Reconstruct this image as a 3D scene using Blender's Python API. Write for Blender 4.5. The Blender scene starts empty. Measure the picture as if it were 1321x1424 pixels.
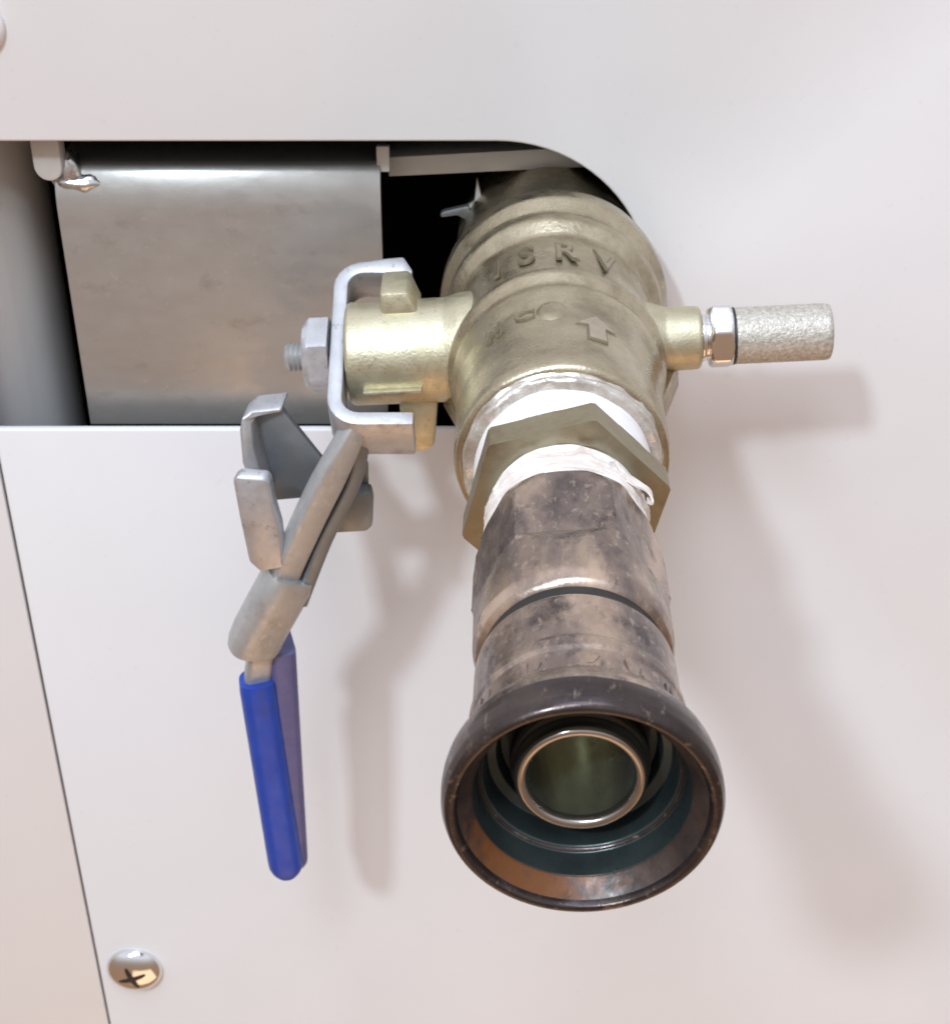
import bpy, bmesh, math, random
from mathutils import Vector, Matrix, noise
random.seed(7)
sc = bpy.context.scene
C = sc.collection
R = math.radians
PI = math.pi

# ------------------------------------------------------------------ camera
cam_d = bpy.data.cameras.new("camera")
cam = bpy.data.objects.new("camera", cam_d); C.objects.link(cam)
cam.location = (0.0, -0.553, 0.2234)
cam.rotation_euler = (R(90 - 31), 0, 0)
cam_d.sensor_fit = 'VERTICAL'; cam_d.sensor_height = 24
cam_d.lens = 24 * 1980 / 1424
cam_d.clip_start = 0.01; cam_d.clip_end = 50
cam_d.dof.use_dof = True; cam_d.dof.focus_distance = 0.42; cam_d.dof.aperture_fstop = 20
sc.camera = cam

# ------------------------------------------------------------------ world: plain bright hall, cool above and warm below
w = bpy.data.worlds.new("World"); sc.world = w; w.use_nodes = True
nt = w.node_tree; bg = nt.nodes['Background']
tc = nt.nodes.new('ShaderNodeTexCoord'); sp = nt.nodes.new('ShaderNodeSeparateXYZ')
mr = nt.nodes.new('ShaderNodeMapRange'); mr.inputs[1].default_value = -1; mr.inputs[2].default_value = 1
rp = nt.nodes.new('ShaderNodeValToRGB')
nt.links.new(tc.outputs['Generated'], sp.inputs[0]); nt.links.new(sp.outputs[2], mr.inputs[0])
nt.links.new(mr.outputs[0], rp.inputs[0]); nt.links.new(rp.outputs[0], bg.inputs[0])
el = rp.color_ramp.elements
el[0].position = 0.0; el[0].color = (0.55, 0.32, 0.18, 1)
el[1].position = 1.0; el[1].color = (1.15, 1.2, 1.35, 1)
for p, c in ((0.36, (0.52, 0.34, 0.235, 1)), (0.5, (0.54, 0.44, 0.375, 1)), (0.62, (0.80, 0.75, 0.74, 1)), (0.78, (1.22, 1.24, 1.34, 1))):
    e = el.new(p); e.color = c
bg.inputs[1].default_value = 0.72

def area(name, loc, target, size, power, col, sy=None):
    l = bpy.data.lights.new(name, 'AREA'); l.energy = power; l.color = col
    l.shape = 'RECTANGLE'; l.size = size; l.size_y = sy or size
    o = bpy.data.objects.new(name, l); C.objects.link(o); o.location = loc
    o.rotation_euler = (Vector(target) - Vector(loc)).to_track_quat('-Z', 'Y').to_euler()
    return o
area("ceiling_lamp", (-0.77, -1.60, 1.50), (0.03, 0, -0.12), 0.16, 21.0, (0.86, 1.0, 1.12))
area("second_ceiling_lamp", (-0.22, -1.15, 1.42), (0, 0, -0.1), 0.36, 8.0, (0.90, 0.97, 1.06))
area("cool_top_fill", (0.0, -0.45, 1.05), (0.0, 0, 0.15), 0.6, 4.4, (0.84, 0.95, 1.18))  # added cool fill that brightens the top of the wall, no real window
area("warm_floor_bounce", (0.05, -0.85, -1.25), (-0.05, -0.1, -0.3), 1.0, 3.8, (1.0, 0.66, 0.42))
sc.view_settings.view_transform = 'Standard'; sc.view_settings.look = 'None'
sc.view_settings.exposure = 0.0; sc.view_settings.gamma = 1.0
sc.render.engine = 'CYCLES'

# ------------------------------------------------------------------ materials
def srgb(r, g, b):
    f = lambda v: ((v/255+0.055)/1.055)**2.4 if v > 10 else v/255/12.92
    return (f(r), f(g), f(b), 1)

def mat(name, cols, metal=0, rough=0.5, rvar=0.1, scale=40, detail=6, bump=0.0, bscale=300, bdist=0.0004,
        stretch=(1, 1, 1), spec=0.5, contrast=0.25, coat=0, bdetail=3, extra=None, scratch=None):
    """cols: two or three base colours mixed by noise."""
    m = bpy.data.materials.new(name); m.use_nodes = True
    t = m.node_tree; n = t.nodes; L = t.links
    b = n['Principled BSDF']
    co = n.new('ShaderNodeTexCoord'); mp = n.new('ShaderNodeMapping'); mp.inputs['Scale'].default_value = stretch
    L.new(co.outputs['Object'], mp.inputs[0])
    nz = n.new('ShaderNodeTexNoise'); nz.inputs['Scale'].default_value = scale; nz.inputs['Detail'].default_value = detail
    nz.inputs['Roughness'].default_value = 0.62
    L.new(mp.outputs[0], nz.inputs['Vector'])
    r = n.new('ShaderNodeValToRGB'); L.new(nz.outputs[0], r.inputs[0])
    e = r.color_ramp.elements
    e[0].position = 0.5-contrast; e[1].position = 0.5+contrast
    e[0].color = cols[0]; e[1].color = cols[-1]
    if len(cols) == 3:
        k = e.new(0.5); k.color = cols[1]
    L.new(r.outputs[0], b.inputs['Base Color'])
    b.inputs['Metallic'].default_value = metal
    b.inputs['Specular IOR Level'].default_value = spec
    b.inputs['Coat Weight'].default_value = coat
    n2 = n.new('ShaderNodeTexNoise'); n2.inputs['Scale'].default_value = scale*2.7; n2.inputs['Detail'].default_value = 4
    L.new(mp.outputs[0], n2.inputs['Vector'])
    m2 = n.new('ShaderNodeMapRange'); m2.inputs[1].default_value = 0.3; m2.inputs[2].default_value = 0.7
    m2.inputs[3].default_value = rough-rvar; m2.inputs[4].default_value = rough+rvar
    L.new(n2.outputs[0], m2.inputs[0]); L.new(m2.outputs[0], b.inputs['Roughness'])
    if bump:
        n3 = n.new('ShaderNodeTexNoise'); n3.inputs['Scale'].default_value = bscale; n3.inputs['Detail'].default_value = bdetail
        L.new(mp.outputs[0], n3.inputs['Vector'])
        bp = n.new('ShaderNodeBump'); bp.inputs['Strength'].default_value = bump; bp.inputs['Distance'].default_value = bdist
        L.new(n3.outputs[0], bp.inputs['Height']); L.new(bp.outputs[0], b.inputs['Normal'])
    if extra: extra(t, b, r, co)
    if scratch:
        ms = n.new('ShaderNodeMapping'); ms.inputs['Scale'].default_value = scratch[0]; ms.inputs['Rotation'].default_value = (0.2, 0.35, 0.25)
        L.new(co.outputs['Object'], ms.inputs[0])
        ns = n.new('ShaderNodeTexNoise'); ns.inputs['Scale'].default_value = scratch[1]; ns.inputs['Detail'].default_value = 5; ns.inputs['Roughness'].default_value = 0.7
        L.new(ms.outputs[0], ns.inputs['Vector'])
        mq = n.new('ShaderNodeMapRange'); mq.inputs[1].default_value = scratch[2]; mq.inputs[2].default_value = scratch[2]+0.06; mq.inputs[4].default_value = scratch[4]
        L.new(ns.outputs[0], mq.inputs[0])
        src = b.inputs['Base Color'].links[0].from_socket
        mx = n.new('ShaderNodeMix'); mx.data_type = 'RGBA'
        L.new(mq.outputs[0], mx.inputs[0]); L.new(src, mx.inputs[6]); mx.inputs[7].default_value = scratch[3]
        L.new(mx.outputs[2], b.inputs['Base Color'])
    return m

def worn(dark, scale, lo, hi, stretch=(1, 1, 1), seed=(0, 0, 0)):
    """second layer: dirt or stain patches with their own outline mixed over the base"""
    def f(t, b, r, co):
        n = t.nodes; L = t.links
        mp = n.new('ShaderNodeMapping'); mp.inputs['Scale'].default_value = stretch; mp.inputs['Location'].default_value = seed
        L.new(co.outputs['Object'], mp.inputs[0])
        nz = n.new('ShaderNodeTexNoise'); nz.inputs['Scale'].default_value = scale; nz.inputs['Detail'].default_value = 8
        nz.inputs['Roughness'].default_value = 0.7
        L.new(mp.outputs[0], nz.inputs['Vector'])
        mr = n.new('ShaderNodeMapRange'); mr.inputs[1].default_value = lo; mr.inputs[2].default_value = hi
        L.new(nz.outputs[0], mr.inputs[0])
        mx = n.new('ShaderNodeMix'); mx.data_type = 'RGBA'
        L.new(mr.outputs[0], mx.inputs[0]); L.new(r.outputs[0], mx.inputs[6]); mx.inputs[7].default_value = dark
        L.new(mx.outputs[2], b.inputs['Base Color'])
    return f

M = {}
M['paint'] = mat('white_powder_coat', [(0.720, 0.708, 0.708, 1), (0.750, 0.738, 0.735, 1)], 0, 0.40, 0.05, 14, bump=0.12, bscale=520, bdist=0.0002, scratch=((1, 1, 1), 210, 0.63, (0.60, 0.575, 0.55, 1), 0.22))
M['rubbed'] = mat('rubbed_brass', [(0.44, 0.385, 0.29, 1), (0.58, 0.52, 0.41, 1)], 0.85, 0.40, 0.08, 90)
M['mark_edge'] = mat('dark_mark_outline', [(0.17, 0.145, 0.095, 1), (0.25, 0.22, 0.15, 1)], 0.5, 0.55, 0.1, 90)  # darker brass tone for the layer outlining the raised marks
M['brass'] = mat('cast_brass', [(0.38, 0.325, 0.225, 1), (0.58, 0.515, 0.375, 1)], 0.92, 0.31, 0.09, 60, scratch=((1, 1, 1), 420, 0.60, (0.34, 0.285, 0.19, 1), 0.6), bump=0.6, bscale=800, bdist=0.00026,
                 extra=worn((0.21, 0.165, 0.105, 1), 34, 0.50, 0.76))
M['brass_yellow'] = mat('yellow_brass', [(0.50, 0.455, 0.31, 1), (0.62, 0.58, 0.43, 1)], 0.85, 0.47, 0.10, 90, bump=0.55, bscale=1000, bdist=0.00024, scratch=((1, 1, 1), 520, 0.60, (0.36, 0.31, 0.20, 1), 0.7))
M['brass_olive'] = mat('olive_brass', [(0.29, 0.25, 0.165, 1), (0.38, 0.335, 0.235, 1)], 0.9, 0.38, 0.07, 60, bump=0.12, bscale=700, stretch=(1, 1, 1),
                       extra=worn((0.22, 0.16, 0.08, 1), 60, 0.5, 0.75))
M['zinc'] = mat('zinc_plated_steel', [(0.46, 0.465, 0.48, 1), (0.60, 0.605, 0.625, 1)], 0.75, 0.46, 0.09, 90, bump=0.25, bscale=500, bdist=0.0002, scratch=((1, 1, 1), 330, 0.60, (0.30, 0.28, 0.26, 1), 0.7),
                extra=worn((0.36, 0.335, 0.31, 1), 60, 0.55, 0.72))
M['zinc_dark'] = mat('dark_shaded_zinc', [(0.20, 0.22, 0.235, 1), (0.27, 0.29, 0.305, 1)], 0.75, 0.48, 0.06, 60, bump=0.15, bscale=500, bdist=0.0001)  # zinc darkened with the shade of lock plate and arm side; also clip wing
M['zinc_warm'] = mat('worn_zinc', [(0.41, 0.41, 0.405, 1), (0.52, 0.52, 0.515, 1)], 0.55, 0.46, 0.08, 70, bump=0.3, bscale=380, bdist=0.00028, scratch=((1, 1, 0.25), 420, 0.59, (0.62, 0.60, 0.57, 1), 0.6),
                     extra=worn((0.31, 0.30, 0.285, 1), 50, 0.55, 0.8))
M['chrome'] = mat('chrome', [(0.75, 0.75, 0.76, 1), (0.85, 0.85, 0.86, 1)], 1, 0.10, 0.04, 60)
M['sinter'] = mat('sintered_bronze', [(0.38, 0.345, 0.29, 1), (0.64, 0.605, 0.54, 1)], 0.45, 0.50, 0.14, 700, contrast=0.16, bump=0.8, bscale=1300, bdist=0.00045, bdetail=2)
M['steel'] = mat('brushed_steel', [(0.42, 0.405, 0.38, 1), (0.48, 0.465, 0.44, 1)], 0.6, 0.36, 0.07, 30, bump=0.2, bscale=200, bdist=0.0002, stretch=(1, 2, 2), scratch=((1, 1, 1), 240, 0.62, (0.60, 0.58, 0.55, 1), 0.4),
                 extra=worn((0.25, 0.22, 0.19, 1), 55, 0.57, 0.95, (1, 1, 1.6)))
M['post'] = mat('grey_painted_post', [(0.55, 0.55, 0.54, 1), (0.60, 0.59, 0.58, 1)], 0, 0.5, 0.05, 20)
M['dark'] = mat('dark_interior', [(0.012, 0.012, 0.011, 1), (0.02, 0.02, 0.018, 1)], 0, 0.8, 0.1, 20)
M['coupler'] = mat('stained_coupling_steel', [(0.135, 0.112, 0.11, 1), (0.30, 0.235, 0.20, 1), (0.56, 0.43, 0.33, 1)], 0.85, 0.27, 0.11, 62, detail=10, contrast=0.15, bump=0.45, bscale=420, bdist=0.00025, scratch=((1, 0.5, 1), 520, 0.57, (0.56, 0.45, 0.36, 1), 0.5),
                   stretch=(1, 0.45, 1), extra=worn((0.065, 0.052, 0.055, 1), 85, 0.52, 0.66, (1, 0.7, 1), (3, 1, 2)))
M['rim'] = mat('dark_worn_rim', [(0.035, 0.028, 0.03, 1), (0.09, 0.068, 0.06, 1)], 0.75, 0.24, 0.10, 75, bump=0.35, bscale=380, bdist=0.00022, scratch=((1, 0.3, 1), 420, 0.60, (0.30, 0.22, 0.17, 1), 0.6),
               extra=worn((0.22, 0.17, 0.14, 1), 60, 0.58, 0.72))
M['bore'] = mat('oily_bore', [(0.03, 0.042, 0.044, 1), (0.07, 0.09, 0.088, 1)], 0.6, 0.24, 0.06, 60, bump=0.2, bscale=300, bdist=0.0002)
def painted_reflection_extra(t, b, r, co):
    # warm reflection painted as a ragged orange patch, lower left of the seat
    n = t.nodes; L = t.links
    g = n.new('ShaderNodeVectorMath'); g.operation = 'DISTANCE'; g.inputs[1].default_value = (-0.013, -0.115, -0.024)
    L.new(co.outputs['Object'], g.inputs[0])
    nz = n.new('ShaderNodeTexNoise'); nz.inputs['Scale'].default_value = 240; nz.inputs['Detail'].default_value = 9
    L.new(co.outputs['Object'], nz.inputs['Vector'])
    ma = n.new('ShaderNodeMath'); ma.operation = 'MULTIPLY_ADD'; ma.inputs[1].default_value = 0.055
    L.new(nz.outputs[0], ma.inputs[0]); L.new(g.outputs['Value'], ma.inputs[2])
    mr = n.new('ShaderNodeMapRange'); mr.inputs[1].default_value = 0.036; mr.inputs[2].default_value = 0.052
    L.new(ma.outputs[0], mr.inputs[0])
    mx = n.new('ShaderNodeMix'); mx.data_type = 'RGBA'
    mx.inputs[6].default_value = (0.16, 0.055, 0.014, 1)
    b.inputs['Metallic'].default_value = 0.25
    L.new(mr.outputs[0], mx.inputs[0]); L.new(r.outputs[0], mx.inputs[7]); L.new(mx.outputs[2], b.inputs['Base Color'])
M['seat'] = mat('painted_reflection_seat', [(0.022, 0.017, 0.018, 1), (0.085, 0.055, 0.042, 1)], 0.6, 0.36, 0.12, 110, bump=0.5, bscale=350, bdist=0.0003, extra=painted_reflection_extra)
M['tube'] = mat('inner_tube_steel', [(0.30, 0.27, 0.24, 1), (0.42, 0.38, 0.34, 1)], 0.95, 0.22, 0.05, 60)
M['tube_in'] = mat('inner_tube_bore', [(0.48, 0.49, 0.41, 1), (0.58, 0.59, 0.50, 1)], 0.95, 0.24, 0.05, 60, bump=0.15, bscale=200)
M['tape'] = mat('thread_seal_tape', [(0.80, 0.78, 0.76, 1), (0.88, 0.86, 0.85, 1)], 0, 0.55, 0.08, 80, bump=0.25, bscale=260, bdist=0.0006)
M['tape_dirty'] = mat('soiled_seal_tape', [(0.55, 0.46, 0.39, 1), (0.84, 0.78, 0.73, 1)], 0, 0.45, 0.1, 110, bump=0.5, bscale=400, bdist=0.0006)
M['tape_clear'] = mat('tape_on_brass', [(0.36, 0.31, 0.24, 1), (0.80, 0.75, 0.70, 1)], 0.6, 0.26, 0.1, 90, bump=0.6, bscale=260, bdist=0.0006, stretch=(1, 3, 1))
M['blue'] = mat('blue_vinyl', [(0.006, 0.045, 0.34, 1), (0.012, 0.065, 0.42, 1)], 0, 0.42, 0.10, 60, extra=worn((0.03, 0.05, 0.22, 1), 90, 0.56, 0.75, (1, 1, 0.4)), bump=0.25, bscale=300, bdist=0.0002)
M['lilac'] = mat('grey_lever_plate', [(0.085, 0.09, 0.24, 1), (0.15, 0.145, 0.29, 1)], 0.3, 0.42, 0.06, 60, bump=0.1)
M['near_black'] = mat('dark_recess', [(0.02, 0.018, 0.018, 1), (0.03, 0.027, 0.025, 1)], 0.3, 0.5, 0.1, 60)  # near-black tone for the screw cross, seal ring and groove ring
M['whiteplastic'] = mat('pale_plastic', [(0.52, 0.50, 0.48, 1), (0.62, 0.60, 0.57, 1)], 0.1, 0.4, 0.05, 60)
M['weld'] = mat('weld_metal', [(0.55, 0.55, 0.57, 1), (0.72, 0.72, 0.74, 1)], 0.95, 0.22, 0.08, 120, bump=0.5, bscale=260, bdist=0.0008)

# ------------------------------------------------------------------ helpers
def link(name, bm, m, parent=None, smooth=True, sharp=35, bevel=0):
    me = bpy.data.meshes.new(name)
    bmesh.ops.remove_doubles(bm, verts=bm.verts, dist=1e-6)
    bmesh.ops.recalc_face_normals(bm, faces=bm.faces)
    if bevel:
        es = [e for e in bm.edges if len(e.link_faces) == 2 and e.calc_face_angle(0) > R(28)]
        bmesh.ops.bevel(bm, geom=es, offset=bevel, segments=2, affect='EDGES', profile=0.5, clamp_overlap=True)
    for f in bm.faces: f.smooth = smooth
    for e in bm.edges:
        if len(e.link_faces) == 2: e.smooth = e.calc_face_angle(0) < R(sharp)
    bm.to_mesh(me); bm.free()
    o = bpy.data.objects.new(name, me); C.objects.link(o)
    me.materials.append(m)
    if parent: o.parent = parent
    return o

def thing(name, label, cat, loc=(0, 0, 0), rot=(0, 0, 0), group=None):
    o = bpy.data.objects.new(name, None); C.objects.link(o)
    o.location = loc; o.rotation_euler = rot; o.empty_display_size = 0.02
    o['label'] = label; o['category'] = cat
    if group: o['group'] = group
    return o
def tag(o, label, cat, group=None):
    o['label'] = label; o['category'] = cat
    if group: o['group'] = group
    return o
def struct(o):
    o['kind'] = 'structure'; return o

def lathe(bm, prof, n=96, ap=None, phase=0, closed=False, caps=True, off=(0, 0), jit=None):
    """revolve (s, r) pairs about the local -Y axis. ap: apothem of a six-sided bar that trims the radius."""
    rings = []
    for k, (s, r) in enumerate(prof):
        ring = []
        for i in range(n):
            a = 2*PI*i/n
            rr = r
            if ap:
                apo = ap(s) if callable(ap) else ap
                if apo:
                    q = ((a-phase) % (PI/3)) - PI/6
                    rr = min(r, apo/math.cos(q))
            if jit: rr += jit(s, a)
            ring.append(bm.verts.new((off[0]+rr*math.sin(a), -s, off[1]+rr*math.cos(a))))
        rings.append(ring)
    m = len(rings)
    for k in range(m if closed else m-1):
        A, B = rings[k], rings[(k+1) % m]
        for i in range(n):
            j = (i+1) % n
            try: bm.faces.new((A[i], A[j], B[j], B[i]))
            except ValueError: pass
    if not closed and caps:
        if prof[0][1] > 0: bm.faces.new(rings[0])
        if prof[-1][1] > 0: bm.faces.new(rings[-1])
    return rings

def rnd(prof, rad=0.0006, seg=3):
    """round the corners of a profile"""
    out = []
    n = len(prof)
    for i, p in enumerate(prof):
        if i == 0 or i == n-1: out.append(p); continue
        a = Vector(prof[i-1]); b = Vector(p); c = Vector(prof[i+1])
        u = a-b; v = c-b
        if u.length < 1e-7 or v.length < 1e-7: out.append(p); continue
        d = min(rad, u.length*0.45, v.length*0.45)
        p0 = b+u.normalized()*d; p1 = b+v.normalized()*d
        for k in range(seg+1):
            t = k/seg
            q = p0*(1-t)**2+b*2*t*(1-t)+p1*t*t
            out.append((q.x, q.y))
    return out

def lx(bm, prof, x0=0, y0=0, z0=0, **kw):
    """lathe whose axis runs along +X from (x0, y0, z0)"""
    b2 = bmesh.new(); lathe(b2, prof, **kw)
    mt = Matrix(((0, -1, 0, x0), (1, 0, 0, y0), (0, 0, 1, z0), (0, 0, 0, 1)))
    for v in b2.verts: v.co = mt @ v.co
    tmp = bpy.data.meshes.new('t'); b2.to_mesh(tmp); b2.free(); bm.from_mesh(tmp); bpy.data.meshes.remove(tmp)

def prism(bm, pts, vec):
    pts = [Vector(p) for p in pts]; vec = Vector(vec)
    a = [bm.verts.new(p) for p in pts]; b = [bm.verts.new(p+vec) for p in pts]
    bm.faces.new(a); bm.faces.new(b[::-1])
    n = len(a)
    for i in range(n): bm.faces.new((a[i], a[(i+1) % n], b[(i+1) % n], b[i]))

def box(bm, lo, hi):
    prism(bm, [(lo[0], lo[1], lo[2]), (hi[0], lo[1], lo[2]), (hi[0], hi[1], lo[2]), (lo[0], hi[1], lo[2])], (0, 0, hi[2]-lo[2]))

def sweep(bm, path, section, twist=0.0, scales=None):
    """sweep a closed 2-D section (across, depth) along a path; across stays near +X, depth near +Y"""
    path = [Vector(p) for p in path]; rings = []
    for k, p in enumerate(path):
        t = (path[min(k+1, len(path)-1)]-path[max(k-1, 0)]).normalized()
        dx = Vector((math.cos(twist), math.sin(twist), 0)); dx = (dx - t*dx.dot(t)).normalized(); dy = dx.cross(t)
        if dy.y < 0: dy = -dy
        s = scales[k] if scales else 1
        if not isinstance(s, tuple): s = (s, s)
        rings.append([bm.verts.new(p+dx*u*s[0]+dy*v*s[1]) for u, v in section])
    for a, b in zip(rings, rings[1:]):
        for i in range(len(a)):
            j = (i+1) % len(a); bm.faces.new((a[i], a[j], b[j], b[i]))
    bm.faces.new(rings[0]); bm.faces.new(rings[-1][::-1])

def rrect(w, h, r, seg=4):
    out = []
    for cx, cy, a0 in ((w/2-r, h/2-r, 0), (-w/2+r, h/2-r, 90), (-w/2+r, -h/2+r, 180), (w/2-r, -h/2+r, 270)):
        for k in range(seg+1):
            a = R(a0+90*k/seg); out.append((cx+r*math.cos(a), cy+r*math.sin(a)))
    return out

def spline(pts, n=6):
    pts = [Vector(p) for p in pts]; out = []
    for i in range(len(pts)-1):
        p0 = pts[max(i-1, 0)]; p1 = pts[i]; p2 = pts[i+1]; p3 = pts[min(i+2, len(pts)-1)]
        for k in range(n):
            t = k/n
            out.append(0.5*((2*p1)+(p2-p0)*t+(2*p0-5*p1+4*p2-p3)*t*t+(3*p1-p0-3*p2+p3)*t**3))
    out.append(pts[-1]); return out

# ================================================================== the setting: cabinet panels and the dark inside
SLOT_R = 0.0635; SX = 0.0085; SZ = -0.0031; SEAM = -0.2112; TH = 0.0030; BV = 0.0011
def slot_loop(off, y):
    pts = []
    for k in range(41):
        a = R(90-180*k/40)
        pts.append((SX+(SLOT_R+off)*math.cos(a), y, SZ+(SLOT_R+off)*math.sin(a)))
    x0 = SEAM+0.0016; r = 0.0010
    for (cz, a0) in ((SZ-SLOT_R+r, 270), (SZ+SLOT_R-r, 180)):
        for k in range(5):
            a = R(a0-90*k/4); pts.append((x0+r+(r+off*0.6)*math.cos(a), y, cz+(r+off)*math.sin(a)))
    return pts
bm = bmesh.new()
def loop_v(pts): return [bm.verts.new(p) for p in pts]
def strip(a, b):
    for i in range(len(a)):
        j = (i+1) % len(a); bm.faces.new((a[i], a[j], b[j], b[i]))
L0 = loop_v(slot_loop(BV, 0)); La = loop_v(slot_loop(BV*0.3, BV*0.3)); L1 = loop_v(slot_loop(0, BV)); L2 = loop_v(slot_loop(0, TH))
strip(L0, La); strip(La, L1); strip(L1, L2)
XR, ZT, ZB = 0.85, 0.75, -0.95
def rect(i, y): return [(SEAM+0.0006+i, y, ZB), (XR, y, ZB), (XR, y, ZT), (SEAM+0.0006+i, y, ZT)]
O0 = loop_v(rect(0.0006, 0)); O1 = loop_v(rect(0, 0.0006)); O2 = loop_v(rect(0, TH))
strip(O0, O1); strip(O1, O2)
def fill(a, b):
    es = []
    for lp in (a, b):
        for i in range(len(lp)):
            e = bm.edges.get((lp[i], lp[(i+1) % len(lp)])) or bm.edges.new((lp[i], lp[(i+1) % len(lp)])); es.append(e)
    bmesh.ops.triangle_fill(bm, use_beauty=True, use_dissolve=False, edges=es)
fill(L0, O0); fill(L2, O2)
struct(link('cabinet_panel', bm, M['paint'], sharp=50))
bm = bmesh.new(); box(bm, (-1.2, 0.0, ZB), (SEAM-0.0006, TH, ZT))
struct(link('side_panel', bm, M['paint'], bevel=0.0006))
# dark compartment behind the panels (open at the front)
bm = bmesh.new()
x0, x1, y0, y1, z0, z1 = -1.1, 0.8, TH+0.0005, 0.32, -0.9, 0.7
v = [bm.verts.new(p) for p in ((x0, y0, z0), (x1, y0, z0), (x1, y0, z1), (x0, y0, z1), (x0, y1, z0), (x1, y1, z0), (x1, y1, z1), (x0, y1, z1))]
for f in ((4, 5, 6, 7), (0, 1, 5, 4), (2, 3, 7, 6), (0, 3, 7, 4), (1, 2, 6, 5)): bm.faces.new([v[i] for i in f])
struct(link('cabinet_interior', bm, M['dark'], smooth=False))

# ================================================================== things behind the slot
# folded sheet bracket: front face, rolled top edge, top face running back
XB0, XB1 = -0.1715, -0.0385
bm = bmesh.new()
YF, ZR = 0.012, 0.0275; t = 0.003
def rolled(d):
    R1, R2, A1 = 0.034, 0.0065, 27
    out = [(YF+R1-(R1-d)*math.cos(R(k)), ZR+(R1-d)*math.sin(R(k))) for k in range(3, A1+1, 3)]
    cy = YF+R1-(R1-R2)*math.cos(R(A1)); cz = ZR+(R1-R2)*math.sin(R(A1))
    return out+[(cy-(R2-d)*math.cos(R(a)), cz+(R2-d)*math.sin(R(a))) for a in range(A1+7, 91, 7)]
o_ = rolled(0); i_ = rolled(t)
prof = [(YF, -0.0705), (YF, ZR)]+o_+[(0.09, o_[-1][1]+0.001)]
inner = [(YF+t, -0.0705), (YF+t, ZR)]+i_+[(0.09, i_[-1][1]+0.001)]
prism(bm, [(XB0, y, z) for y, z in prof+inner[::-1]], (XB1-XB0, 0, 0))
sb = thing('sheet_bracket', 'folded brushed steel bracket with a rolled top edge seen through the slot', 'bracket', (-0.108, 0.03, -0.08))
o = link('bracket_sheet', bm, M['steel'], sb, sharp=25, bevel=0.0006); o.location = (0.108, -0.03, 0.08)
bm = bmesh.new()
for c, r, sx, sz in (((-0.1649, 0.018, 0.0424), 0.0066, 0.8, 1.3), ((-0.1615, 0.016, 0.0388), 0.0055, 1.8, 0.7), ((-0.1682, 0.018, 0.0399), 0.0045, 1.3, 0.9)):
    bmesh.ops.create_uvsphere(bm, u_segments=20, v_segments=12, radius=r, matrix=Matrix.Translation(c) @ Matrix.Diagonal((sx, 0.8, sz, 1)))
for v in bm.verts: v.co += v.normal*0.0016*noise.noise(v.co*260)
o = link('weld_bead', bm, M['weld'], sb); o.location = (0.108, -0.03, 0.08)
# grey rounded post at the left
bm = bmesh.new()
b2 = [(-0.2290+0.0400*u, 0.058+0.040*v) for u, v in [(math.cos(R(a)), math.sin(R(a))) for a in range(0, 360, 5)]]
prism(bm, [(x, y, -0.4) for x, y in b2], (0, 0, 0.75))
tag(link('rounded_post', bm, M['post'], sharp=30), 'round grey painted post at the far left inside the slot', 'post')
# pale tab hanging between post and bracket
bm = bmesh.new()
pts = []
c = Vector((-0.1726, 0.012, 0.0478))
for u, v in [(-0.0058, 0.016), (0.0058, 0.016), (0.0058, -0.001)]+[(0.0058*math.cos(R(a)), -0.001+0.0062*math.sin(R(a))) for a in range(-15, -180, -15)]+[(-0.0058, -0.001)]:
    pts.append((c.x+u, c.y, c.z+v))
prism(bm, pts, (0.001, 0.006, 0))
tag(link('latch_tab', bm, M['whiteplastic'], bevel=0.001), 'pale round-ended tab hanging at the top left corner of the bracket', 'tab')
# flat bar on the right above the valve
bm = bmesh.new()
A = Vector((-0.0361, 0.03, 0.041)); B = Vector((0.0506, 0.03, 0.0462))
prism(bm, [A+Vector((0, 0, 0.0040)), B+Vector((0, 0, 0.0036)), B+Vector((0.02, 0, -0.0042)), A+Vector((0, 0, -0.0042))], (0, 0.022, 0))
tag(link('support_bar', bm, M['whiteplastic'], bevel=0.0005), 'grey flat bar running behind the round end of the slot above the valve', 'bar')
bm = bmesh.new()
c = Vector((-0.0373, 0.018, 0.0477)); box(bm, (c.x-0.0028, c.y, c.z-0.0052), (c.x+0.0025, c.y+0.004, c.z+0.0055))
tag(link('bracket_tab', bm, M['whiteplastic'], bevel=0.0006), 'small grey upright tab between bracket and flat bar', 'tab')
# pale winged part peeking out left of the valve neck
wp = thing('winged_clip', 'pale pointed clip sticking out of the dark gap left of the valve neck', 'clip', (-0.0017, 0.03, 0.0199))
bm = bmesh.new()
prism(bm, [(0.0008, 0.034, 0.0348), (0.0029, 0.034, 0.0264), (0.012, 0.034, 0.0305), (0.0091, 0.034, 0.0185), (-0.0017, 0.034, 0.0072), (-0.0017, 0.034, 0.0185), (-0.0057, 0.034, 0.021), (-0.0002, 0.034, 0.0242)], (0, 0.004, 0))
o = link('clip_body', bm, M['whiteplastic'], wp, bevel=0.0008); o.location = -Vector(wp.location)
bm = bmesh.new()
prism(bm, [(-0.0148, 0.032, 0.0201), (-0.013, 0.032, 0.0211), (-0.0026, 0.032, 0.0236), (-0.0014, 0.032, 0.0153), (-0.0075, 0.032, 0.0192), (-0.0146, 0.032, 0.0182)], (0, 0.004, 0))
o = link('clip_wing', bm, M['zinc_dark'], wp, bevel=0.0008); o.location = -Vector(wp.location)
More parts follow.
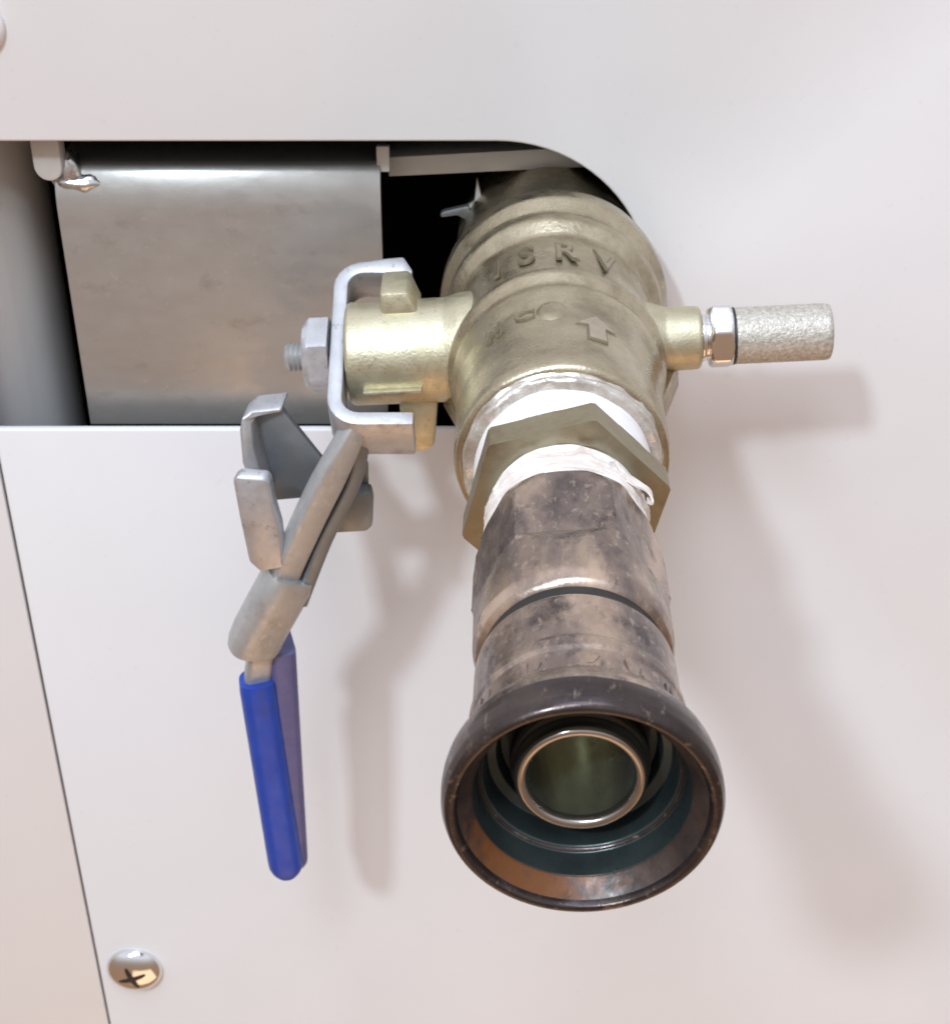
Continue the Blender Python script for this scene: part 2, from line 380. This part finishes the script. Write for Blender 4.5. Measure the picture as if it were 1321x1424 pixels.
# screws
def screw(name, label, loc, r, cat='screw', m='chrome'):
    t = thing(name, label, cat, loc)
    bm = bmesh.new()
    prof = [(-0.001, r*0.98), (0.0006, r)]+[(0.0006+r*0.50*math.sin(R(a)), r*math.cos(R(a))) for a in range(6, 86, 6)]+[(0.0006+r*0.5, r*0.02)]
    lathe(bm, prof, 64)
    link('screw_head', bm, M[m], t)
    bm = bmesh.new()
    for ang in (20, 110):
        ca, sa = math.cos(R(ang)), math.sin(R(ang)); wd, ln = r*0.10, r*0.52; rows = []
        for k in range(13):
            u = -ln+2*ln*k/12; w_ = wd*(1-0.6*abs(u/ln)**3); row = []
            for v_ in (-w_, w_):
                x, z = u*ca-v_*sa, u*sa+v_*ca; q = math.hypot(x, z)/r
                row += [bm.verts.new((x, -(0.0006+r*0.5*math.sqrt(1-q*q))-0.00015*(1 if ang == 20 else 1.3), z)), bm.verts.new((x, -(0.0006+r*0.5*math.sqrt(1-q*q))+0.001, z))]
            rows.append(row)
        for p, q in zip(rows, rows[1:]):
            for a_, b_ in ((0, 2), (2, 3), (3, 1), (1, 0)): bm.faces.new((p[a_], p[b_], q[b_], q[a_]))
    link('cross_recess', bm, M['near_black'], t, smooth=False)  # cross drawn as near-black strips on the dome, recess shade in the colour
    return t
screw('panel_screw', 'domed chrome screw in the white panel beside the seam, lower left', (-0.1906, 0.0, -0.4073), 0.0155)
screw('panel_screw', 'screw head cut off by the left edge of the photo above the slot', (-0.187, 0.0, 0.1043), 0.0105, m='paint')

# ================================================================== the valve and what is screwed to it
ROT = (0, R(-3.6), R(-1.35))
ROTC = (0, 0, R(-1.35))
def axis(s): return (0.0317-0.02355*s, -s, 0)
BODY = 0.0
valve = thing('ball_valve', 'cast brass ball valve coming out of the slot with a lever on its left', 'valve', axis(0), ROT)
def jit_cast(amp, sc_):
    return lambda s, a: amp*noise.noise(Vector((math.sin(a)*sc_, s*40*sc_/2, math.cos(a)*sc_)))
# back half: octagonal spigot behind the panel, big ring, marked barrel
bm = bmesh.new()
pr = rnd([(-0.055, 0.036), (-0.055, 0.0405), (-0.002, 0.0415), (0.0035, 0.0405), (0.0075, 0.0430), (0.0115, 0.0452), (0.0215, 0.0455), (0.0260, 0.0432), (0.0290, 0.0418),
          (0.0330, 0.0428), (0.0375, 0.0424), (0.0430, 0.0380), (0.0740, 0.0358), (0.0775, 0.0366), (0.0795, 0.0394), (0.0845, 0.0398), (0.0895, 0.0372),
          (0.0930, 0.0378), (0.0965, 0.0372), (0.104, 0.0358), (0.128, 0.0352), (0.147, 0.0352), (0.1505, 0.0346), (0.1515, 0.0325), (0.1500, 0.0312), (0.1520, 0.0300), (0.1495, 0.0288), (0.120, 0.0288), (0.120, 0.0)], 0.0015, 4)
lathe(bm, pr, 128, ap=lambda s: 0.0398 if s < 0.003 else None, phase=R(0), jit=jit_cast(0.0003, 2.2))
body = link('valve_body', bm, M['brass'], valve, sharp=48)

# raised cast marks, wrapped round the barrel
def text_mesh(txt, size, depth, off=0.00018):
    cu = bpy.data.curves.new('t', 'FONT'); cu.body = txt; cu.size = size; cu.extrude = depth; cu.offset = off
    cu.align_x = 'CENTER'; cu.align_y = 'CENTER'; cu.resolution_u = 3; cu.space_character = 1.25
    o = bpy.data.objects.new('t', cu); C.objects.link(o)
    dg = bpy.context.evaluated_depsgraph_get(); me = bpy.data.meshes.new_from_object(o.evaluated_get(dg))
    bpy.data.objects.remove(o); bpy.data.curves.remove(cu)
    b = bmesh.new(); b.from_mesh(me); bpy.data.meshes.remove(me)
    return b
def wrap(b, s0, r, ang0):
    bmesh.ops.triangulate(b, faces=b.faces)
    for _ in range(4):
        es = [e for e in b.edges if abs(e.verts[0].co.x-e.verts[1].co.x) > 0.0016 or abs(e.verts[0].co.y-e.verts[1].co.y) > 0.004]
        if not es: break
        bmesh.ops.subdivide_edges(b, edges=es, cuts=1); bmesh.ops.triangulate(b, faces=b.faces)
    for v in b.verts:
        a = ang0+v.co.x/r; rr = r+v.co.z; s = s0-v.co.y
        v.co = Vector((rr*math.sin(a), -s, rr*math.cos(a)))
    return b
def marks(txt, size, sx, s0, ang, name, rb):
    for nm, dep, off, m in ((name, 0.0012, 0.00015, 'brass'), ('mark_outline', 0.00015, 0.00075, 'mark_edge')):
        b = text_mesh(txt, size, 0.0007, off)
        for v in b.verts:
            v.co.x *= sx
            if m == 'mark_edge': v.co.z = v.co.z*0.55
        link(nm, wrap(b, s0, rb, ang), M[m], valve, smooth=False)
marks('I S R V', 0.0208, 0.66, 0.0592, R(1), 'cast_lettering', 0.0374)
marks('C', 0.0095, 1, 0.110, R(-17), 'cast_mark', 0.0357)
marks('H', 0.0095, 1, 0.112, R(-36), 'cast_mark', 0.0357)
for nm, g, hh, m in (('flow_arrow', 0, 0.0024, 'rubbed'), ('mark_outline', 0.0007, 0.0018, 'mark_edge')):
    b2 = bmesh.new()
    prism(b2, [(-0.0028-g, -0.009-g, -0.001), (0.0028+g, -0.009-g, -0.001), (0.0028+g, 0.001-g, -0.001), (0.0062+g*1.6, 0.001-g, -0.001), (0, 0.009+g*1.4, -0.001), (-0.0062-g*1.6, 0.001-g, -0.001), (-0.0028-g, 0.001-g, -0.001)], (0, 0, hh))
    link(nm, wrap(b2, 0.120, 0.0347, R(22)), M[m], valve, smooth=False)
b2 = bmesh.new(); lathe(b2, rnd([(0, 0), (0, 0.0001), (0.0002, 0.0058), (0.0013, 0.0036), (0.0015, 0.0001)], 0.0008), 24)
for v in b2.verts: v.co = Vector((v.co.x, v.co.z*1.5, -v.co.y))
link('cast_boss', wrap(b2, 0.109, 0.0352, R(-2)), M['brass'], valve)

# left stem housing, its axis along local X at s = 0.058
SS = 0.058
bm = bmesh.new()
lx(bm, rnd([(-0.012, 0.0215), (-0.030, 0.0218), (-0.036, 0.0212), (-0.041, 0.0198), (-0.0768, 0.0196), (-0.0780, 0.0188), (-0.0780, 0.0)][::-1], 0.0008), 0, -SS, 0, n=72)
link('stem_housing', bm, M['brass_yellow'], valve)
# stop lugs cast on the housing: upper rear one and lower front one
bm = bmesh.new(); prism(bm, [(-0.0640, -SS-0.007, 0.012), (-0.0500, -SS-0.007, 0.012), (-0.0500, -SS-0.007, 0.0175), (-0.0535, -SS-0.006, 0.0265), (-0.0640, -SS-0.006, 0.0265)], (0, 0.018, 0.002))
link('stop_lug', bm, M['brass_yellow'], valve, bevel=0.0015)
bm = bmesh.new(); prism(bm, [(-0.0600, -0.0700, -0.0100), (-0.0440, -0.0700, -0.0100), (-0.0465, -0.0700, -0.0240), (-0.0480, -0.0700, -0.0350), (-0.0520, -0.0700, -0.0375), (-0.0600, -0.0700, -0.0360)], (0, 0.012, 0))
link('stop_lug', bm, M['brass_yellow'], valve, bevel=0.0015)
bm = bmesh.new(); box(bm, (-0.072, -SS-0.0215, -0.0075), (-0.050, -SS-0.012, -0.0060))
link('casting_seam', bm, M['brass_yellow'], valve, bevel=0.0004)
# webs between housings and body
bm = bmesh.new(); prism(bm, [(-0.028, -0.062, -0.010), (-0.0445, -0.062, -0.011), (-0.036, -0.088, -0.013), (-0.028, -0.095, -0.013)], (0, 0, -0.012))
link('casting_web', bm, M['brass'], valve, bevel=0.003)
bm = bmesh.new(); prism(bm, [(0.028, -0.060, -0.006), (0.047, -0.060, -0.008), (0.036, -0.092, -0.014), (0.028, -0.095, -0.014)], (0, 0, -0.012))
link('casting_web', bm, M['brass'], valve, bevel=0.003)
# right boss
bm = bmesh.new()
lx(bm, rnd([(0.028, 0.0160), (0.036, 0.0140), (0.041, 0.0122), (0.0535, 0.0118), (0.0545, 0.0110), (0.0545, 0.0)], 0.0008), 0, -SS, 0, n=64)
link('drain_boss', bm, M['brass_yellow'], valve)
# threaded stem and nut at the left
bm = bmesh.new()
pr = []
for k in range(0, 19):
    s = -0.0860-0.0160*k/18; pr.append((s, 0.0056 if k % 2 else 0.0047))
lx(bm, (pr+[(-0.1030, 0.0042), (-0.1030, 0.0)])[::-1], 0, -SS, 0, n=32)
link('threaded_stem', bm, M['zinc_warm'], valve, sharp=70)
bm = bmesh.new()
lx(bm, rnd([(-0.0950, 0.0), (-0.0950, 0.0125), (-0.0925, 0.0150), (-0.0850, 0.0150), (-0.0850, 0.0)], 0.0004, 2), 0, -SS, 0, n=96, ap=0.0131, phase=R(8))
link('stem_nut', bm, M['zinc'], valve)

# ---- lever head: channel section wrapped round the stem
inv = (Matrix.LocRotScale(Vector(axis(0)), None, None) @ Matrix.Rotation(ROT[2], 4, 'Z') @ Matrix.Rotation(ROT[1], 4, 'Y')).inverted()
def to_valve(bm):
    for v in bm.verts: v.co = inv @ v.co
    return bm
D = R(30)
N = Vector((0, -math.sin(D), math.cos(D))); E2 = Vector((0, math.cos(D), math.sin(D))); EX = Vector((1, 0, 0))
c0 = Vector((-0.0542, -0.0575, -0.0050)) + N*0.0105
def cpt(x, e): return c0+EX*x+E2*e
def arc(cx, ce, r, a0, a1, n=6): return [(cx+r*math.cos(R(a0+(a1-a0)*k/n)), ce+r*math.sin(R(a0+(a1-a0)*k/n))) for k in range(n+1)]
W2 = 0.0375; T = 0.0056
outer = [(0.0302, W2-0.0045), (0.0265, W2+0.0022), (0.0210, W2+0.0016)]+arc(0.012, W2-0.012, 0.012, 90, 180)+arc(0.012, -W2+0.012, 0.012, 180, 270)+[(0.0320, -W2)]
inn = [(0.0320, -W2+T)]+arc(0.012, -W2+0.012, 0.012-T, 270, 180)+arc(0.012, W2-0.012, 0.012-T, 180, 90)+[(0.0200, W2-T-0.0002), (0.0260, W2-T-0.0006), (0.0300, W2-T-0.0008)]
bm = bmesh.new()
a = [bm.verts.new(cpt(*p)) for p in outer+inn]; n = len(a); h = len(outer)
# the far arm is short, the near arm is deeper
b = [bm.verts.new(cpt(*p)-N*(0.0215 if p[1] < 0 else 0.016)) for p in outer+inn]
for i in range(n): bm.faces.new((a[i], a[(i+1) % n], b[(i+1) % n], b[i]))
for L in (a, b):
    for i in range(h-1):
        bm.faces.new((L[i], L[i+1], L[n-2-i], L[n-1-i]))
link('lever_head', to_valve(bm), M['zinc'], valve, sharp=40, bevel=0.0010)

# ---- lever arm running down and outwards
bm = bmesh.new()
arm = spline([(-0.0431, -0.088, -0.0169), (-0.0486, -0.089, -0.0284), (-0.0601, -0.089, -0.0516), (-0.0715, -0.087, -0.0772), (-0.0763, -0.085, -0.0896), (-0.0834, -0.083, -0.1055)], 5)
sweep(bm, arm, rrect(0.0112, 0.0085, 0.0016, 3), R(22), [(0.55+0.45*min(1, k/8), 1) for k in range(len(arm))])
link('lever_arm', to_valve(bm), M['zinc_warm'], valve, bevel=0)
bm = bmesh.new()
arm2 = spline([(-0.0431, -0.082, -0.0245), (-0.0471, -0.082, -0.043), (-0.0592, -0.082, -0.0687), (-0.0711, -0.081, -0.0999)], 5)
sweep(bm, arm2, rrect(0.0060, 0.012, 0.0015, 3), R(20))
link('lever_arm', to_valve(bm), M['zinc_dark'], valve)  # right side of the arm, its shade put into the colour
# ---- sliding lock plate
bm = bmesh.new()
prism(bm, [(-0.086, -0.07, -0.0278), (-0.0837, -0.07, -0.0228), (-0.0733, -0.07, -0.0216), (-0.0592, -0.07, -0.0434), (-0.0456, -0.07, -0.0387), (-0.0415, -0.07, -0.0466), (-0.0417, -0.07, -0.0596), (-0.0589, -0.07, -0.0596), (-0.0812, -0.07, -0.0619)], (0, 0.0030, 0.001))
lk = link('lock_plate', to_valve(bm), M['zinc_dark'], valve, bevel=0.0006)
bm = bmesh.new()
prism(bm, [(-0.0886, -0.078, -0.0266), (-0.0876, -0.077, -0.022), (-0.0841, -0.0735, -0.0204), (-0.0728, -0.0725, -0.0194), (-0.0729, -0.0725, -0.0213), (-0.0824, -0.0735, -0.0229), (-0.0839, -0.076, -0.0246), (-0.0838, -0.078, -0.0343), (-0.0795, -0.08, -0.056), (-0.0839, -0.08, -0.056), (-0.0885, -0.079, -0.04)], (0.0015, 0.010, 0.002))
link('plate_flange', to_valve(bm), M['zinc'], valve, bevel=0.0010)
bm = bmesh.new()
prism(bm, [(-0.0905, -0.092, -0.0398), (-0.0885, -0.092, -0.0383), (-0.0789, -0.092, -0.0392), (-0.0772, -0.092, -0.0411), (-0.0763, -0.092, -0.0514), (-0.0745, -0.0925, -0.0606), (-0.0737, -0.093, -0.0783), (-0.083, -0.093, -0.0803), (-0.0871, -0.093, -0.0756), (-0.0892, -0.092, -0.0568)], (0.0015, 0.0050, 0.0015))
link('front_lip', to_valve(bm), M['zinc'], valve, bevel=0.0012)
bm = bmesh.new()
prism(bm, [(-0.0554, -0.076, -0.0554), (-0.0403, -0.076, -0.0548), (-0.0396, -0.076, -0.0593), (-0.0403, -0.076, -0.0701), (-0.0427, -0.076, -0.0725), (-0.0583, -0.076, -0.0735)], (0, 0.0060, 0.0016))
link('right_lip', to_valve(bm), M['zinc_dark'], valve, bevel=0.0012)
# ---- collar
bm = bmesh.new()
col = [(-0.0725, -0.084, -0.0865), (-0.0748, -0.084, -0.091), (-0.0805, -0.083, -0.102), (-0.087, -0.081, -0.1151), (-0.0899, -0.081, -0.122), (-0.0917, -0.081, -0.126)]
sweep(bm, col, rrect(0.0222, 0.0165, 0.0068, 6), R(25), [(0.90, 0.9), (1.0, 1), (1, 1), (1, 1), (0.99, 0.98), (0.90, 0.88)])
link('lock_collar', to_valve(bm), M['zinc_warm'], valve, sharp=60)
bm = bmesh.new()
sweep(bm, [(-0.0865, -0.08, -0.1184), (-0.0889, -0.0785, -0.1323), (-0.0926, -0.0765, -0.1527)], rrect(0.0112, 0.008, 0.0025, 3), R(15))
link('grip_tang', to_valve(bm), M['zinc_warm'], valve)
# ---- blue grip and the plate behind it
tipz = (-0.0871, -0.0745, -0.2603)
bm = bmesh.new()
g0, g1 = Vector((-0.091, -0.078, -0.1431)), Vector((-0.0866, -0.0745, -0.2589))
path = []; scs = []
for k in range(30):
    t = k/29; p = g0.lerp(g1, t); path.append(p)
    d = (g1-p).length
    s = 1 if d > 0.010 else math.sqrt(max(0.02, 1-(1-d/0.010)**2))
    if k == 0: s = 0.96
    scs.append((s, 0.8+0.2*s))
path = [Vector(p) for p in path]
ends = []
for q in (0.94, 0.965, 0.98, 0.99, 0.997):
    ends.append(q)
path = [g0.lerp(g1, t) for t in [k/24*0.92 for k in range(25)]+ends+[1.0]]
scs = []
for p in path:
    d = (g1-p).length; s = 1 if d > 0.0085 else math.sqrt(max(0.03, 1-(1-d/0.0085)**2)); scs.append((s, 0.55+0.45*s))
scs[0] = (0.95, 0.95)
sweep(bm, path, rrect(0.0160, 0.0150, 0.0062, 6), R(10), scs)
link('blue_grip', to_valve(bm), M['blue'], valve, sharp=70)
bm = bmesh.new()
g0, g1 = Vector((-0.0817, -0.07, -0.1293)), Vector((-0.0846, -0.0665, -0.2605))
path = [g0.lerp(g1, t) for t in [k/24*0.92 for k in range(25)]+ends+[1.0]]
scs = []
for p in path:
    d = (g1-p).length; s = 1 if d > 0.012 else math.sqrt(max(0.03, 1-(1-d/0.012)**2)); scs.append((s, s))
sweep(bm, path, rrect(0.0110, 0.0220, 0.003, 4), R(16), scs)
link('lever_blade', to_valve(bm), M['lilac'], valve, sharp=70)

# ================================================================== silencer plug on the right
sil = thing('bleed_silencer', 'sintered bronze silencer plug with chrome hex collar on the right boss', 'silencer plug', axis(0), ROT)
base = Vector((0.0545, -SS, 0))
sil.location = Matrix.LocRotScale(Vector(axis(0)), None, None) @ Matrix.Rotation(ROT[2], 4, 'Z') @ Matrix.Rotation(ROT[1], 4, 'Y') @ base
bm = bmesh.new(); lx(bm, rnd([(-0.001, 0), (-0.001, 0.0085), (0.0008, 0.0092), (0.0026, 0.0085), (0.0034, 0.0090), (0.0034, 0)], 0.0003, 2), n=48)
link('thread_collar', bm, M['chrome'], sil)
bm = bmesh.new(); lx(bm, rnd([(0.0030, 0), (0.0030, 0.0105), (0.0045, 0.0122), (0.0105, 0.0122), (0.0118, 0.0108), (0.0118, 0)], 0.0004, 2), n=96, ap=0.01085, phase=R(3))
link('hex_collar', bm, M['chrome'], sil)
bm = bmesh.new(); lx(bm, [(0.0114, 0), (0.0114, 0.0108), (0.0126, 0.0108), (0.0126, 0)], n=48)
link('seal_ring', bm, M['near_black'], sil)
bm = bmesh.new()
pr = [(0.0124, 0), (0.0124, 0.0102)]+[(0.0124+0.0006*k, 0.0106) for k in range(1, 58)]+[(0.0478, 0.0102), (0.0482, 0.0092), (0.0482, 0)]
lx(bm, pr, n=110)
for v in bm.verts:
    q = v.co.copy(); rr = math.hypot(q.y, q.z)
    if rr > 0.008:
        k = 0.00016*noise.noise(q*1500); v.co.y += q.y/rr*k; v.co.z += q.z/rr*k
link('porous_sleeve', bm, M['sinter'], sil, sharp=80)

# ================================================================== nipple with sealing tape
s_n = 0.148
nip = thing('hex_nipple', 'olive brass hex nipple wrapped in white sealing tape on both threads', 'pipe fitting', axis(s_n), ROTC)
bm = bmesh.new()
lathe(bm, rnd([(0.164-s_n, 0.020), (0.1695-s_n, 0.0285), (0.1700-s_n, 0.0342), (0.1816-s_n, 0.0342), (0.1816-s_n, 0.02)], 0.0003, 2), 144, ap=0.0284, phase=R(14), caps=False)
link('hex_flange', bm, M['brass_olive'], nip, sharp=25)
def tape(name, s0, s1, r0, r1, amp, seed, m, n=160, k=22, fr=5):
    bm = bmesh.new(); pr = []
    for i in range(k+1):
        t = i/k; pr.append((s0+(s1-s0)*t, r0+(r1-r0)*t))
    pr = [(s0, r0*0.8)]+pr+[(s1, r1*0.8)]
    def j(s, a):
        v = Vector((math.sin(a)*2.0+seed, s*fr*60, math.cos(a)*2.0))
        return amp*(noise.noise(v)+0.6*abs(noise.noise(v*2.3))+0.45*math.sin(s*2600+3*noise.noise(v*0.6)+a))
    lathe(bm, pr, n, jit=j)
    for v in bm.verts: v.co.y += amp*1.3*noise.noise(v.co*160+Vector((seed, 0, 0)))
    return link(name, bm, m, nip, sharp=70)
tape('thread_tape', 0.145-s_n, 0.1700-s_n, 0.0283, 0.0283, 0.00022, 1.0, M['tape'])
tape('thread_tape', 0.1815-s_n, 0.2020-s_n, 0.0236, 0.0232, 0.00045, 4.0, M['tape'])
def ragged(o, s_edge, reach, amp):
    for v in o.data.vertices:
        d = 1-min(1, abs(-v.co.y-s_edge)/reach)
        if d > 0:
            a = math.atan2(v.co.x, v.co.z); rr = math.hypot(v.co.x, v.co.z)
            k = amp*d*(noise.noise(Vector((a*3.1, 5, 0)))+0.7*noise.noise(Vector((a*9, 9, 0))))
            v.co.y += k; f = (rr+0.35*abs(k))/rr; v.co.x *= f; v.co.z *= f
tp = tape('loose_tape', 0.1870-s_n, 0.1960-s_n, 0.0240, 0.0240, 0.0007, 7.3, M['tape_dirty'], k=12)
ragged(tp, 0.1870-s_n, 0.006, 0.0042)
# tape smeared over the mouth of the valve
tape('smeared_tape', 0.1480-s_n, 0.1545-s_n, 0.0342, 0.0306, 0.0009, 9.1, M['tape_clear'], k=16)
# curled loose end of tape on the right
bm = bmesh.new()
rr = 0.0262; a0 = R(50)
curl = [(0.0246, 44, 0.1905), (0.0254, 49, 0.1912), (0.0266, 54, 0.1920), (0.0276, 58, 0.1928), (0.0278, 62, 0.1936), (0.0270, 64, 0.1942), (0.0262, 62, 0.1944)]
pth = spline([(q[0]*math.sin(R(q[1])), -(q[2]-s_n), q[0]*math.cos(R(q[1]))) for q in curl], 6)
prev = None
for i, p in enumerate(pth):
    wd = 0.0019+0.0004*math.sin(i*0.31)
    tn = (pth[min(i+1, len(pth)-1)]-pth[max(i-1, 0)]).normalized(); nn = tn.cross(Vector((0, 1, 0))).normalized()*0.0003
    q = [bm.verts.new(p+Vector((0, sy*wd, 0))+nn*sn) for sy, sn in ((-1, -1), (1, -1), (1, 1), (-1, 1))]
    if prev:
        for k in range(4): bm.faces.new((prev[k], q[k], q[(k+1) % 4], prev[(k+1) % 4]))
    else: bm.faces.new(q)
    prev = q
bm.faces.new(prev)
link('tape_curl', bm, M['tape_dirty'], nip, sharp=60)

# ================================================================== hose coupling
s_c = 0.195
cp = thing('hose_coupling', 'stained dark steel hose coupling with a flared open mouth facing the camera', 'hose coupling', axis(s_c), ROTC)
def q(l): return [(s-s_c, r) for s, r in l]
bm = bmesh.new()
lathe(bm, rnd(q([(0.1950, 0.0195), (0.1955, 0.0226), (0.1990, 0.0250), (0.2050, 0.0268), (0.2150, 0.0278), (0.2300, 0.0278), (0.2325, 0.0266), (0.2520, 0.0265), (0.2560, 0.0257), (0.2575, 0.0238), (0.2575, 0.02)]), 0.0010, 4), 144,
      ap=lambda s: 0.0237+max(0, (s+s_c-0.2300))*0.35 if s+s_c < 0.2372 else None, phase=R(25), jit=jit_cast(0.00015, 3), caps=False)
link('coupling_body', bm, M['coupler'], cp, sharp=38)
bm = bmesh.new()
lathe(bm, q([(0.2565, 0.0200), (0.2565, 0.0240), (0.2620, 0.0240), (0.2620, 0.02)]), 96, caps=False)
link('groove_ring', bm, M['near_black'], cp)
bm = bmesh.new()
lathe(bm, rnd(q([(0.2612, 0.0200), (0.2612, 0.0238), (0.2622, 0.0252), (0.2640, 0.0257), (0.2800, 0.0259), (0.2815, 0.0266), (0.2850, 0.0268), (0.2862, 0.0263), (0.2940, 0.0270), (0.2975, 0.0296), (0.3020, 0.0316), (0.3045, 0.0320)]), 0.0008, 4)+q([(0.3045, 0.0305)]), 144, jit=jit_cast(0.00015, 3), caps=False)
link('release_sleeve', bm, M['coupler'], cp, sharp=38)
bm = bmesh.new()
for k, (a, l, tl) in enumerate(((-62, 1, 0), (-55, .8, .2), (-30, 1, 0), (-24, .7, .5), (-19, 1, -.3), (-3, 1, 0), (3, .6, .9), (9, 1, .4), (24, 1, -.4), (30, .7, .4), (47, 1, .2), (52, 1, -.5))):
    b2 = bmesh.new(); prism(b2, [(-0.0006, -0.0024*l, -0.0012), (0.0006, -0.0024*l, -0.0012), (0.0006+0.002*tl, 0.0024*l, -0.0012), (-0.0006+0.002*tl, 0.0024*l, -0.0012)], (0, 0, 0.0015))
    wrap(b2, 0.2910-s_c, 0.0267, R(a)); tmp = bpy.data.meshes.new('t'); b2.to_mesh(tmp); b2.free(); bm.from_mesh(tmp); bpy.data.meshes.remove(tmp)
link('stamped_marks', bm, M['coupler'], cp, smooth=False)
bm = bmesh.new()
lathe(bm, rnd(q([(0.3038, 0.0290), (0.3038, 0.0320), (0.3070, 0.0323), (0.3105, 0.0322), (0.3130, 0.0313), (0.3138, 0.0303), (0.3136, 0.0291), (0.3128, 0.0287), (0.3115, 0.0282)]), 0.0006, 4), 144, caps=False)
link('mouth_rim', bm, M['rim'], cp, sharp=50)
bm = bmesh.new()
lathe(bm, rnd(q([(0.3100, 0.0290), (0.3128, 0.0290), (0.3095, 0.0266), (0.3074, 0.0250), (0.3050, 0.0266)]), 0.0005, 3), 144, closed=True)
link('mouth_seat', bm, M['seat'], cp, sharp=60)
bm = bmesh.new()
lathe(bm, rnd(q([(0.3076, 0.0266), (0.3076, 0.0251), (0.3005, 0.0244), (0.2998, 0.0228), (0.2930, 0.0222), (0.2925, 0.0195), (0.2880, 0.0190), (0.2880, 0.0140), (0.2860, 0.0140), (0.2860, 0.0262)]), 0.0005, 3), 128, closed=True)
link('socket_bore', bm, M['bore'], cp, sharp=50)
bm = bmesh.new()
lathe(bm, rnd(q([(0.2998, 0.0241), (0.3003, 0.0243), (0.3007, 0.0238), (0.3001, 0.0232), (0.2996, 0.0236)]), 0.0002, 2), 128, closed=True)
link('retaining_ring', bm, M['rim'], cp)
bm = bmesh.new()
lathe(bm, rnd(q([(0.2760, 0.0125), (0.3008, 0.0125), (0.3022, 0.0131), (0.3026, 0.0147), (0.3014, 0.0156), (0.2980, 0.0156), (0.2970, 0.0166), (0.2890, 0.0168), (0.2760, 0.0168)]), 0.0006, 3), 128, closed=True)
link('inner_sleeve', bm, M['tube'], cp, sharp=50)
bm = bmesh.new()
lathe(bm, q([(0.3002, 0.01245), (0.2600, 0.0122), (0.2600, 0.0)]), 96)
bm.faces.ensure_lookup_table()
bad = [f for f in bm.faces if len(f.verts) > 10]; bmesh.ops.delete(bm, geom=bad, context='FACES_ONLY')
link('sleeve_bore', bm, M['tube_in'], cp, sharp=60)
